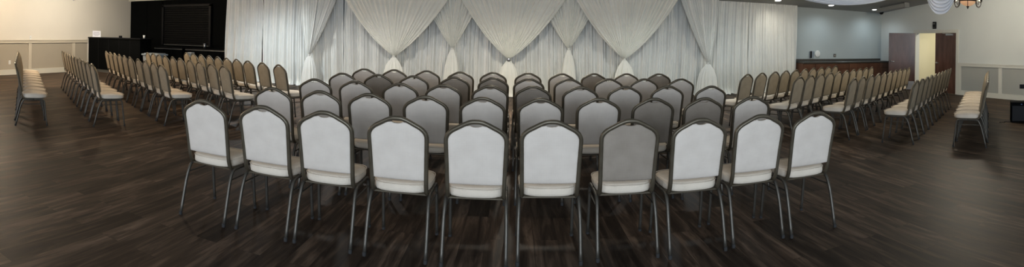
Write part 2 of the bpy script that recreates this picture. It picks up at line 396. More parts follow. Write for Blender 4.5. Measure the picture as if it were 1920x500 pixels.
# black wall: panel joints, service window with a roller shutter, header
bm = bmesh.new(); bx(bm, -13.6, -7.0, 13.72, 13.85, 2.615, cz(-10, 13.8) - 0.005); struct('trim_6', bm, 'wall_left', 'cream header above the black wall')
bm = bmesh.new()
for x0, x1 in ((-13.58, -12.72), (-12.70, -11.95), (-9.62, -8.6), (-8.58, -7.1)): bx(bm, x0, x1, 13.82, 13.85, 1.0, 2.58)
struct('trim_7', bm, 'black', 'black wall panels')
bm = bmesh.new()
for a, b in ((-11.90, -11.82), (-9.78, -9.70)): bx(bm, a, b, 13.74, 13.85, 0.98, 2.42)
bx(bm, -11.90, -9.70, 13.74, 13.85, 2.36, 2.44); struct('trim_8', bm, 'black_gloss', 'black frame of the service window')
sh = thing('roller_shutter', 'black slatted roller shutter closing the window behind the bar', 'shutter', (-10.8, 13.80, 1.0))
bm = bmesh.new()
for k in range(17): rbox(bm, -1.02, 1.02, -0.012, 0.012, 0.0 + k * 0.08, 0.075 + k * 0.08, 0.006, 1)
obj('slats', bm, 'shutter', sh)
bm = bmesh.new(); rbox(bm, -1.02, 1.02, -0.022, 0.012, -0.025, 0.0, 0.004, 1); obj('bottom_rail', bm, 'edge', sh)

# back bar counters (two units) and front bar
def counter(x0, x1, label):
    t = thing('back_counter', label, 'counter', ((x0 + x1) / 2, 13.5, 0), 0)
    hw = (x1 - x0) / 2
    bm = bmesh.new(); bx(bm, -hw, hw, -0.17, 0.21, 0.0, 0.87); obj('body', bm, 'black', t)
    n = max(2, round((x1 - x0) / 0.5))
    for k in range(n):
        a = -hw + 2 * hw * k / n
        bm = bmesh.new(); rbox(bm, a + 0.01, a + 2 * hw / n - 0.01, -0.19, -0.171, 0.08, 0.80, 0.004, 1); d = obj('door', bm, 'black', t)
        bm = bmesh.new(); tube(bm, [(a + 0.05, -0.19, 0.70), (a + 0.05, -0.215, 0.70), (a + 0.05, -0.215, 0.60), (a + 0.05, -0.19, 0.60)], 0.005, 6); obj('handle', bm, 'black_gloss', d)
    bm = bmesh.new(); rbox(bm, -hw, hw, -0.20, 0.22, 0.871, 0.905, 0.005, 1); tp = obj('countertop', bm, 'black_gloss', t)
    bm = bmesh.new(); bx(bm, -hw, hw, -0.204, -0.2005, 0.842, 0.872); obj('edge_strip', bm, 'edge', tp)
counter(-11.85, -10.57, 'black back counter with a pale edge strip, left of the two behind the bar')
counter(-10.43, -7.6, 'black back counter with a pale edge strip, the one reaching behind the drapes')
t = thing('front_bar', 'black front bar with a thin overhanging top beside the cream wall', 'bar', (-12.3, 11.95, 0))
bm = bmesh.new(); rbox(bm, -1.28, 1.28, -0.28, 0.27, 0.10, 1.19, 0.006, 1); obj('body', bm, 'black', t)
bm = bmesh.new(); rbox(bm, -1.28, 1.32, -0.33, 0.33, 1.191, 1.225, 0.006, 1); obj('bar_top', bm, 'black_gloss', t)
bm = bmesh.new(); bx(bm, -1.25, 1.23, -0.24, 0.22, 0.0, 0.099); obj('plinth', bm, 'edge', t)
for k in range(5):
    bm = bmesh.new(); bx(bm, -1.27 + k * 0.52, -1.255 + k * 0.52, -0.286, -0.2805, 0.12, 1.17); obj('joint_strip', bm, 'black_gloss', t)
# little things on the bar
t = thing('acrylic_sign', 'white printed paper sign in a clear holder on the bar', 'sign', (-13.37, 11.86, 1.226), 0.12)
bm = bmesh.new(); rbox(bm, -0.20, 0.20, -0.004, 0.004, 0.004, 0.225, 0.003, 1); obj('sheet', bm, 'paper', t)
bm = bmesh.new(); bx(bm, -0.20, 0.20, -0.04, 0.04, 0, 0.004); obj('foot', bm, 'white', t)
bm = bmesh.new()
for k, (a, b) in enumerate(((-0.12, 0.12), (-0.16, 0.15), (-0.15, 0.16), (-0.10, 0.10))): bx(bm, a, b, -0.0055, -0.0042, 0.17 - k * 0.04, 0.18 - k * 0.04)
obj('printed_lines', bm, 'ink', t)
bm = bmesh.new(); rbox(bm, -0.05, 0.05, -0.035, 0.035, 0, 0.07, 0.008); o = obj('napkin_box', bm, 'wallblack', loc=(-12.12, 11.85, 1.226)); tag(o, 'small dark box standing on the bar top', 'box')
def cup(name, label, loc, r, h, m, band=None):
    t = thing(name, label, 'cup', loc)
    bm = bmesh.new(); lathe(bm, [(r * 0.78, 0), (r, h), (r * 0.94, h), (r * 0.72, 0.006), (0.0005, 0.006)], 18); obj('body', bm, m, t, smooth=True)
    bm = bmesh.new(); lathe(bm, [(r, h - 0.006), (r * 1.08, h - 0.004), (r * 1.08, h + 0.004), (r * 0.95, h + 0.004)], 18, cap=False); obj('rim', bm, m, t, smooth=True)
cup('paper_cup', 'white paper cup on the right end of the bar', (-11.20, 12.05, 1.226), 0.04, 0.10, 'white')
cup('steel_cup', 'shiny steel cup on the back counter below the shutter', (-9.74, 13.48, 0.906), 0.055, 0.18, 'chrome')
t = thing('plastic_bin', 'grey blue lidded plastic bin at the right end of the black front bar', 'bin', (-10.42, 11.72, 0))
bm = bmesh.new(); tt = bmesh.new(); v = bx(tt, -0.33, 0.33, -0.22, 0.22, 0, 0.70)
for q in v:
    if q.co.z < 0.1: q.co.x *= 0.86; q.co.y *= 0.86
bmesh.ops.recalc_face_normals(tt, faces=tt.faces[:]); bmesh.ops.bevel(tt, geom=tt.edges[:], offset=0.02, segments=2, affect='EDGES'); merge(bm, tt); obj('body', bm, 'grey_plastic', t)
bm = bmesh.new(); rbox(bm, -0.36, 0.36, -0.25, 0.25, 0.70, 0.755, 0.02); rbox(bm, -0.30, 0.30, -0.19, 0.19, 0.75, 0.775, 0.012); obj('lid', bm, 'grey_plastic', t)
bm = bmesh.new(); tube(bm, [(-0.36, -0.08, 0.69), (-0.40, -0.08, 0.55), (-0.40, 0.08, 0.55), (-0.36, 0.08, 0.69)], 0.01); obj('handle', bm, 'white', t)
t = thing('tissue_box', 'pale blue box sticking out under the back counter edge, behind the chairs', 'box', (-10.05, 13.12, 0.0))
bm = bmesh.new(); rbox(bm, -0.09, 0.09, -0.10, 0.10, 0.0, 0.76, 0.01); obj('body', bm, 'grey_plastic', t)
bm = bmesh.new(); rbox(bm, -0.085, 0.085, -0.09, 0.09, 0.761, 0.785, 0.005); obj('lid', bm, 'white', t)

# wall plates
def plate(name, label, cat, kind='left', p=(0, 0, 0), m='white', slots=2):
    t = thing(name, label, cat, p, 0)
    bm = bmesh.new()
    if kind == 'left': rbox(bm, 0.0, 0.008, -0.038, 0.038, -0.06, 0.06, 0.003, 1)
    else: rbox(bm, -0.055, 0.055, -0.008, 0.0, -0.055, 0.055, 0.003, 1)
    obj('cover_plate', bm, m, t)
    for s in ([-1, 1] if slots == 2 else [0]):
        bm = bmesh.new()
        if kind == 'left': rbox(bm, 0.0075, 0.012, -0.016, 0.016, s * 0.028 - 0.014, s * 0.028 + 0.014, 0.002, 1)
        else: rbox(bm, -0.02 , 0.02, -0.013, -0.0075, s * 0.02 - 0.012, s * 0.02 + 0.012, 0.002, 1)
        obj('socket' if slots == 2 else 'toggle', bm, 'trim_left', t)
plate('wall_outlet', 'white electric outlet low on the left wall panel', 'outlet', 'left', (-13.588, 8.33, 0.40))
plate('light_switch', 'white light switch just above the left chair rail', 'switch', 'left', (-13.6, 9.14, 1.20), slots=1)
plate('switch_plate', 'small grey plate on the back wall above the dark worktop', 'switch', 'back', (9.985, 13.1, 1.11), 'edge', 1)
t = thing('sprinkler_head', 'small sprinkler head high on the cream left wall', 'sprinkler', (-13.6, 10.95, 2.54))
bm = bmesh.new(); tt = bmesh.new(); lathe(tt, [(0.04, 0), (0.035, 0.01), (0.015, 0.015), (0.015, 0.07)], 12); merge(bm, tt, Matrix.Rotation(PI / 2, 4, 'Y')); obj('body', bm, 'chrome', t, smooth=True)
bm = bmesh.new(); bx(bm, 0.071, 0.10, -0.03, 0.03, 0.0, 0.008); obj('deflector', bm, 'chrome', t)

# wall telephone and round clock on the back wall
t = thing('wall_telephone', 'grey wall telephone with a hanging cord above the dark worktop', 'telephone', (9.03, 13.1, 1.04))
bm = bmesh.new(); rbox(bm, -0.08, 0.09, -0.045, 0.0, 0.0, 0.21, 0.01); obj('body', bm, 'grey_plastic', t)
bm = bmesh.new(); rbox(bm, -0.075, -0.02, -0.09, -0.0455, -0.01, 0.215, 0.015); obj('handset', bm, 'wallblack', t)
bm = bmesh.new(); pts = []
for k in range(120):
    u = k / 119; a = u * 30 * PI
    cx_ = -0.05 + 0.09 * u; cz_ = -0.02 - 0.19 * math.sin(PI * u) ** 0.6
    pts.append((cx_ + 0.010 * math.cos(a), -0.035 + 0.010 * math.sin(a), cz_))
tube(bm, pts, 0.003, 5); obj('cord', bm, 'wallblack', t, smooth=True)
t = thing('round_wall_clock', 'round white dial on the back wall right of the telephone', 'clock', (9.275, 13.1, 1.166))
bm = bmesh.new(); tt = bmesh.new(); lathe(tt, [(0.105, 0), (0.11, 0.012), (0.10, 0.03), (0.085, 0.034), (0.0005, 0.034)], 28); merge(bm, tt, Matrix.Rotation(PI / 2, 4, 'X')); obj('case', bm, 'white', t, smooth=True)

# cherry base cabinets and worktop along the back wall
X0 = 8.40
for k in range(8):
    t = thing('base_cabinet', ['cherry wood base cabinet, %s' % s for s in (
        'first of the run, next to the drapes', 'second of the run from the drapes', 'third of the run from the drapes', 'fourth of the run from the drapes',
        'fifth of the run from the drapes', 'sixth of the run from the drapes', 'seventh of the run from the drapes', 'last of the run, by the open door')][k],
        'cabinet', (X0 + 0.225 + k * 0.45, 12.88, 0), 0, 'cherry base cabinets along the back wall')
    bm = bmesh.new(); bx(bm, -0.2245, 0.2245, -0.28, 0.21, 0.09, 0.875); bx(bm, -0.2245, 0.2245, -0.22, 0.21, 0.0, 0.09); obj('body', bm, 'cabinet', t)
    bm = bmesh.new(); rbox(bm, -0.212, 0.212, -0.30, -0.2805, 0.70, 0.862, 0.005, 1); obj('drawer', bm, 'cabinet', t)
    bm = bmesh.new(); rbox(bm, -0.212, 0.212, -0.30, -0.2805, 0.11, 0.685, 0.005, 1); rbox(bm, -0.15, 0.15, -0.306, -0.2995, 0.17, 0.585, 0.005, 1); obj('door', bm, 'cabinet', t)
bm = bmesh.new(); rbox(bm, X0, X0 + 3.62, 12.55, 13.09, 0.876, 0.93, 0.008, 1); rbox(bm, X0, X0 + 3.62, 13.06, 13.095, 0.93, 1.0, 0.004, 1)
o = obj('worktop', bm, 'worktop'); tag(o, 'long dark stone worktop over the cherry cabinets', 'worktop')

# black box above the door, security camera, screen casing, vent
t = thing('emergency_light', 'small black box mounted on the wall above the double door', 'light fixture')
on_right(t)
bm = bmesh.new(); rbox(bm, -0.07, 0.0, 4.355, 4.475, 2.03, 2.256, 0.008, 1); obj('housing', bm, 'wallblack', t)
for z in (2.065, 2.17):
    bm = bmesh.new(); rbox(bm, -0.076, -0.0705, 4.37, 4.46, z, z + (0.018 if z < 2.12 else 0.045), 0.002, 1); obj('lens', bm, 'edge', t)
t = thing('security_camera', 'black dome security camera in the corner under the ceiling', 'camera', (11.75, 12.75, CEIL(11.75, 12.75)))
bm = bmesh.new(); lathe(bm, [(0.09, 0.0), (0.09, -0.03), (0.075, -0.045)], 18); obj('base', bm, 'wallblack', t, smooth=True)
bm = bmesh.new(); lathe(bm, [(0.075, -0.045), (0.068, -0.08), (0.045, -0.105), (0.0005, -0.115)], 18); obj('dome', bm, 'black_gloss', t, smooth=True)
t = thing('screen_casing', 'long grey projection screen casing hung under the ceiling near the right wall', 'screen casing', (11.05, 11.5, CEIL(11.05, 11.5) - 0.17), 0.05)
sl = -math.atan(0.1)
bm = bmesh.new(); rbox(bm, -0.08, 0.08, -0.62, 0.62, 0.0, 0.13, 0.02); bmesh.ops.rotate(bm, matrix=Matrix.Rotation(sl, 3, 'X'), verts=bm.verts[:]); obj('casing', bm, 'casing', t)
bm = bmesh.new(); rbox(bm, -0.10, 0.10, -0.68, -0.625, -0.015, 0.145, 0.01); bmesh.ops.rotate(bm, matrix=Matrix.Rotation(sl, 3, 'X'), verts=bm.verts[:]); obj('end_cap', bm, 'casing', t)
for y in (-0.5, 0.5):
    bm = bmesh.new(); bx(bm, -0.02, 0.02, y - 0.02, y + 0.02, 0.13 - y * 0.1, 0.165 - y * 0.1); obj('bracket', bm, 'edge', t)
t = thing('ceiling_vent', 'dark rectangular air vent in the ceiling', 'vent', (9.95, 11.45, CEIL(9.95, 11.45) - 0.012), 0)
bm = bmesh.new()
for a, b, c_, d in ((-0.2, 0.2, -0.22, -0.19), (-0.2, 0.2, 0.19, 0.22), (-0.2, -0.17, -0.19, 0.19), (0.17, 0.2, -0.19, 0.19)): bx(bm, a, b, c_, d, -0.01, 0.01)
bmesh.ops.rotate(bm, matrix=Matrix.Rotation(sl, 3, 'X'), verts=bm.verts[:]); obj('frame', bm, 'wallblack', t)
bm = bmesh.new()
for k in range(9): bx(bm, -0.17, 0.17, -0.18 + k * 0.04, -0.155 + k * 0.04, -0.006, 0.006)
bmesh.ops.rotate(bm, matrix=Matrix.Rotation(sl, 3, 'X'), verts=bm.verts[:]); obj('slats', bm, 'wallblack', t)

# ------------------------------------------------------------------ recessed downlights
def downlight(x, y, power, col, label):
    z = CEIL(x, y)
    t = thing('recessed_downlight', label, 'downlight', (x, y, z - 0.004), 0, 'recessed downlights in the ceiling')
    bm = bmesh.new(); lathe(bm, [(0.115, 0.004), (0.115, -0.006), (0.10, -0.010), (0.088, -0.006), (0.085, 0.004)], 24); bmesh.ops.rotate(bm, matrix=Matrix.Rotation(sl, 3, 'X'), verts=bm.verts[:]); obj('trim_ring', bm, 'white', t, smooth=True)
    bm = bmesh.new(); lathe(bm, [(0.086, -0.009), (0.06, -0.014), (0.0005, -0.015)], 24, cap=False); bmesh.ops.rotate(bm, matrix=Matrix.Rotation(sl, 3, 'X'), verts=bm.verts[:]); obj('lens', bm, 'lamp', t, smooth=True)
    spot('downlight_lamp', (x, y, z - 0.05), power, col, 2.75, 1.0, 0.10, (-0.75, 0.05, -0.66) if x < -10 else (0, 0, -1))
names = ['lit round downlight above the right end of the drapes', 'lit round downlight over the telephone wall', 'lit round downlight near the corner beside the camera dome',
         'added downlight washing the left drapes', 'added downlight in front of the left large swag', 'added downlight in front of the middle swag', 'added downlight in front of the right large swag',
         'added downlight in front of the right tied drape', 'added downlight over the far left seat rows', 'added downlight by the left wall before the bar', 'added downlight over the right seat rows',
         'added downlight above the left front seats', 'added downlight above the right front seats', 'added warm fill downlight above the centre rows']
for (x, y, p, c), nm in zip(DOWNLIGHTS, names): downlight(x, y, p, c, nm)

# ------------------------------------------------------------------ chandeliers
def chandelier(x, y, power, col, label):
    z0 = 2.51 if x > 0 else 2.95
    t = thing('chandelier', label, 'chandelier', (x, y, z0))
    top = CEIL(x, y) - z0
    bm = bmesh.new(); lathe(bm, [(0.185, -0.02), (0.205, -0.015), (0.21, 0.0), (0.205, 0.02), (0.18, 0.025)], 32, cap=False); obj('ring', bm, 'iron', t, smooth=True, solid=0.006)
    bm = bmesh.new(); lathe(bm, [(0.0005, -0.125), (0.06, -0.118), (0.12, -0.09), (0.165, -0.05), (0.185, -0.012)], 32, cap=False); obj('bowl', bm, 'bowl', t, smooth=True, solid=0.004)
    bm = bmesh.new(); lathe(bm, [(0.0005, -0.19), (0.018, -0.18), (0.010, -0.165), (0.028, -0.15), (0.035, -0.135), (0.012, -0.122)], 16, cap=False); obj('finial', bm, 'iron', t, smooth=True)
    bm = bmesh.new()
    lathe(bm, [(0.012, 0.0), (0.012, 0.22), (0.035, 0.26), (0.03, 0.34), (0.012, 0.37), (0.012, 0.42)], 12)
    for k in range(3):
        a = k * 2 * PI / 3 + 0.4; tube(bm, [(0.19 * math.cos(a), 0.19 * math.sin(a), 0.01), (0.12 * math.cos(a), 0.12 * math.sin(a), 0.15), (0.02 * math.cos(a), 0.02 * math.sin(a), 0.30)], 0.006, 6)
    obj('stem', bm, 'iron', t, smooth=True)
    bm = bmesh.new(); n = max(3, int((top - 0.45) / 0.045)); st = (top - 0.45) / n
    for k in range(n):
        zc = 0.42 + st * (k + 0.5); a = (k % 2) * PI / 2
        tube(bm, [(0.014 * math.cos(q) * math.cos(a), 0.014 * math.cos(q) * math.sin(a), zc + st * 0.62 * math.sin(q)) for q in [2 * PI * j / 10 for j in range(11)]], 0.0035, 5)
    obj('chain', bm, 'iron', t, smooth=True)
    bm = bmesh.new(); lathe(bm, [(0.01, top - 0.05), (0.05, top - 0.03), (0.065, top - 0.002)], 18); obj('canopy', bm, 'iron', t, smooth=True)
    for k in range(6):
        a = k * PI / 3 + 0.646; ca, sa = math.cos(a), math.sin(a)
        bm = bmesh.new(); pts = [(0.20, 0.0), (0.205, -0.06), (0.235, -0.125), (0.285, -0.15), (0.325, -0.12), (0.338, -0.07), (0.335, -0.03)]
        tube(bm, smooth_path([(r * ca, r * sa, z) for r, z in pts], 5), 0.0075, 6)
        tube(bm, smooth_path([(r * ca, r * sa, z) for r, z in [(0.205, 0.01), (0.225, -0.05), (0.26, -0.09), (0.285, -0.06), (0.27, -0.03), (0.25, -0.04)]], 4), 0.005, 6)
        arm = obj('arm', bm, 'iron', t, smooth=True)
        bm = bmesh.new(); lathe(bm, [(0.010, -0.035), (0.032, -0.015), (0.036, 0.0), (0.014, 0.004)], 14, (0.335 * ca, 0.335 * sa, 0)); obj('cup', bm, 'iron', arm, smooth=True)
        bm = bmesh.new(); lathe(bm, [(0.018, 0.004), (0.034, 0.02), (0.040, 0.05), (0.044, 0.09), (0.055, 0.125)], 16, (0.335 * ca, 0.335 * sa, 0), cap=False); obj('shade', bm, 'shade', t, smooth=True, solid=0.003)
    point('chandelier_glow', (x, y, z0 + 0.16), power, col, 0.22)
for (x, y, p, c), nm in zip(CHANDELIERS, ['dark iron chandelier with amber bowl and frosted shades near the right wall', 'assumed dark iron chandelier near the left wall, over the rear left seats']): chandelier(x, y, p, c, nm)

# ------------------------------------------------------------------ white cloth swags under the ceiling
def ceiling_swag(A, B, s0, s1, belly, label, ph, ex=2.6):
    """gathered cloth hung from two points: nested folds follow the sag, from a shallow top edge to the deep lower edge"""
    A, B = Vector(A), Vector(B); d = (B - A); d.z = 0; side = Vector((-d.y, d.x, 0)).normalized()
    if side.dot(Vector((A.x + B.x, A.y + B.y, 0))) > 0: side = -side          # towards the middle of the room
    def fn(u, v):
        e = 1 - abs(2 * u - 1) ** ex
        sag = s0 + (s1 - s0) * v
        q = A.lerp(B, u)
        q.z -= sag * e + 0.012 * math.sin(v * 13 * 2 * PI + ph) * e
        q += side * (belly * math.sin(PI * (0.15 + 0.8 * v)) * e + 0.035 * math.sin(v * 13 * 2 * PI + ph + 1.5 * u) * min(1, e * 1.6))
        return q
    bm = bmesh.new(); grid(bm, fn, 48, 90)
    # the back of the gathered roll
    def fb(u, v):
        e = 1 - abs(2 * u - 1) ** ex; q = A.lerp(B, u); q.z -= (s1 - (s1 - s0) * v * 0.8) * e
        return q - side * (0.16 * math.sin(PI * min(1, v * 0.95 + 0.03)) * e)
    grid(bm, fb, 48, 20)
    o = obj('ceiling_swag', bm, 'swag_white', smooth=True, recalc=False, solid=0.004); tag(o, label, 'fabric swag', 'white cloth swags hung from the ceiling')
ceiling_swag((8.2, 6.9, 3.17), (2.6, 7.3, 3.18), 0.62, 0.97, 0.18, 'white cloth swag sagging in a wide shallow arc above the right drapes', 0.0, 2.0)
ceiling_swag((6.82, 6.38, 3.15), (7.42, 5.76, 3.22), 0.25, 1.09, 0.22, 'white cloth swag hanging in a deep gathered loop left of the chandelier', 1.3)

# ------------------------------------------------------------------ drapes
def ruffle(x, ph, k):
    a = math.sin(x * 2 * PI / 0.33 + 1.6 * math.sin(x * 2.3 + ph) + ph); a = math.copysign(abs(a) ** 0.7, a)
    c = math.sin(x * 2 * PI / 0.145 + ph * 2 + 1.9 * math.sin(x * 4.3)); c = 1 - 2 * abs(c) ** 0.8
    return a * 0.60 + 0.34 * c
DY = 12.88; TOPZ = 2.672
edges = [-8.48, -7.2, -6.0, -4.63, -3.1, -1.6, 0.0, 1.55, 3.0, 4.46, 5.45, 6.66, 8.34]
plab = ['first white drape panel at the left end beside the black wall', 'second white drape panel from the left end', 'plain white drape panel just left of the left tied drape',
        'white drape panel behind the left tied drape', 'white drape panel under the left half of the left large swag', 'white drape panel between the left large swag and the left small tied swag',
        'white drape panel under the left half of the middle swag', 'white drape panel under the right half of the middle swag', 'white drape panel between the right small tied swag and the right large swag',
        'white drape panel under the right half of the right large swag', 'white drape panel behind the right tied drape', 'plain white drape panel just right of the right tied drape', 'last white drape panel at the right end by the telephone wall']
for i, (a, b) in enumerate(zip(edges, edges[1:])):
    ph = i * 1.7 + 0.4; rnd = random.Random(i)
    def fn(u, v, a=a, b=b, ph=ph, i=i):
        x = a + 0.003 + (b - a - 0.006) * u; z = TOPZ * (1 - v)
        if v < 0.012: amp = 0.012
        else: amp = 0.068 + 0.035 * v
        y = DY + (0.012 if i % 2 else 0) + amp * ruffle(x + 0.03 * math.sin(3 * v + x), ph, i)
        x += 0.015 * v * math.sin(x * 11 + ph) * math.sin(PI * u)
        edge_fan = (2 * u - 1) ** 5 * 0.04 * v
        if i == 0 and u < 0.5: x += edge_fan * 3.2
        if v > 0.955:                                     # hem puddling on the floor
            q = (v - 0.955) / 0.045; y -= 0.13 * q * (0.6 + 0.5 * math.sin(x * 9 + ph)); z = max(0.008, z * (1 - q) + 0.012 + 0.012 * math.sin(x * 31))
        return (x, y, z)
    bm = bmesh.new(); grid(bm, fn, int((b - a) / 0.011), 34)
    bmesh.ops.recalc_face_normals(bm, faces=bm.faces[:])
    o = obj('backdrop_curtain', bm, 'curtain', smooth=True); tag(o, plab[i], 'drape', 'white pipe-and-drape panels')
t = thing('drape_rail', 'thin metal rail and posts carrying the white drapes', 'drape support', (0, 13.03, 0))
bm = bmesh.new(); tube(bm, [(-8.6, 0, 2.63), (8.33, 0, 2.63)], 0.016, 8); obj('rail', bm, 'chrome', t)
for x in (-8.55, -4.6, 0, 4.5, 8.26):
    bm = bmesh.new(); tube(bm, [(x, 0, 0.01), (x, 0, 2.61)], 0.02, 8); ps = obj('post', bm, 'chrome', t)
    bm = bmesh.new(); rbox(bm, x - 0.1, x + 0.1, -0.06, 0.05, 0, 0.01, 0.003, 1); obj('base_plate', bm, 'chrome', ps)

def swag(cx, zt_, xl, xr, label, depth, tail_w, brooch=False, n_f=22, lab_m='sheer', straight=0):
    """gathered curtain: top spread xl..xr at the rail, tied at (cx, zt_), tail below"""
    t = thing('tied_drape', label, 'drape', (cx, DY - depth, 0), 0, 'tied-back sheer drapes over the backdrop')
    def fn(u, v):
        s = 2 * u - 1
        xt = (xl + (xr - xl) * u) - cx; zt = TOPZ - 0.004
        k = abs(xt) / 1.5
        cxm = xt * 0.535; czm = zt_ + (zt - zt_) * (0.5 - 0.19 * min(1, k) ** 1.3)
        if straight and s * straight > 0: cxm = xt * 0.9 + 0; czm = zt_ + (zt - zt_) * 0.4
        x = (1 - v) ** 2 * xt + 2 * v * (1 - v) * cxm + v * v * (s * 0.028)
        z = (1 - v) ** 2 * zt + 2 * v * (1 - v) * czm + v * v * zt_
        f = math.sin(u * n_f * 2 * PI + 1.5 * math.sin(u * 19 + cx)) * 0.8 + 0.25 * math.sin(u * n_f * 0.74 * PI + cx * 3)
        amp = 0.034 * (1 - v) ** 0.6 + 0.007
        bul = -0.05 * math.sin(PI * min(1, v)) * (1 - s * s)
        y = amp * f + bul + 0.028 * (s * s - 1) * v + 0.01 * v
        return (x, y, z)
    bm = bmesh.new(); grid(bm, fn, n_f * 10, 60); obj('gathered_top', bm, lab_m, t, smooth=True)
    def tail(u, v):
        a = u * 2 * PI
        w_ = 0.028 + (tail_w - 0.028) * (1 - math.exp(-v * 3.4)) / (1 - math.exp(-3.4))
        fl = 1 + (0.26 * math.sin(a * 13 + 2 * math.sin(a * 2)) + 0.10 * math.sin(a * 5 + cx)) * min(1, 0.25 + v * 4)
        z = (zt_ - 0.02) * (1 - v) + 0.012
        x = w_ * fl * math.cos(a); y = w_ * 0.34 * fl * math.sin(a)
        if v > 0.96: x *= 1.12; y = y * 1.35
        return (x, y - 0.02 * v, z)
    bm = bmesh.new(); grid(bm, tail, 200, 30); bmesh.ops.remove_doubles(bm, verts=bm.verts[:], dist=0.0001); obj('tail', bm, lab_m, t, smooth=True)
    bm = bmesh.new(); lathe(bm, [(0.030, -0.022), (0.036, -0.012), (0.037, 0.004), (0.031, 0.016)], 20, (0, 0, zt_ - 0.006), cap=False)
    obj('tie_band', bm, lab_m, t, smooth=True)
    if brooch:
        bm = bmesh.new(); tt = bmesh.new(); lathe(tt, [(0.048, 0.0), (0.050, 0.010), (0.030, 0.022), (0.0005, 0.026)], 20)
        merge(bm, tt, Matrix.Translation((0, -0.045, zt_ - 0.01)) @ Matrix.Rotation(PI / 2, 4, 'X')); b_ = obj('brooch', bm, 'chrome', t, smooth=True); b_['label'] = 'round silver brooch'
    return t
swag(-1.57, 1.19, -2.45, -0.76, 'small cream swag tied between the left large and middle swags', 0.275, 0.17, n_f=15)
swag(1.42, 1.24, 0.52, 2.28, 'small cream swag tied between the middle and right large swags', 0.275, 0.16, n_f=15)
swag(-3.07, 0.95, -4.61, -1.52, 'left large cream swag gathered to a low tie', 0.43, 0.24)
swag(-0.11, 0.95, -1.48, 1.42, 'middle large cream swag with a silver brooch at the tie', 0.43, 0.22, True)
swag(2.86, 1.00, 1.46, 4.34, 'right large cream swag gathered to a low tie', 0.43, 0.24)
swag(-5.52, 0.90, -5.86, -4.66, 'left tied drape with one straight and one curved edge', 0.30, 0.19, n_f=14, lab_m='curtain', straight=-1)
swag(5.25, 0.91, 4.38, 5.52, 'right tied drape with one curved and one straight edge', 0.30, 0.26, n_f=14, lab_m='curtain', straight=1)

# ------------------------------------------------------------------ banquet chair
def lean(z):                         # y of the back frame at height z
    u = (z - 0.44) / 0.52; return -0.150 - 0.085 * u - 0.022 * u * u
def back_outline(inset=0.0):
    """right half of the crown-shaped outline, bottom to apex: (x, z)"""
    i = inset
    return [(0.190 - i, 0.545), (0.193 - i, 0.65), (0.196 - i, 0.75), (0.1978 - i, 0.808), (0.1955 - i, 0.836 - i * 0.3), (0.183 - i * 0.8, 0.862 - i * 0.6), (0.156 - i * 0.5, 0.887 - i * 0.8),
            (0.113, 0.911 - i), (0.072, 0.932 - i), (0.036, 0.946 - i), (0.0, 0.949 - i)]
def pad_outline():
    o = back_outline(0.011)
    o = o[:-4] + [(0.108, o[-4][1]), (0.072, o[-3][1] + 0.001), (0.056, o[-3][1] + 0.0), (0.042, 0.924), (0.022, 0.916), (0.0, 0.914)]
    return [(0.168, 0.518)] + [(0.180, 0.521)] + o[1:]
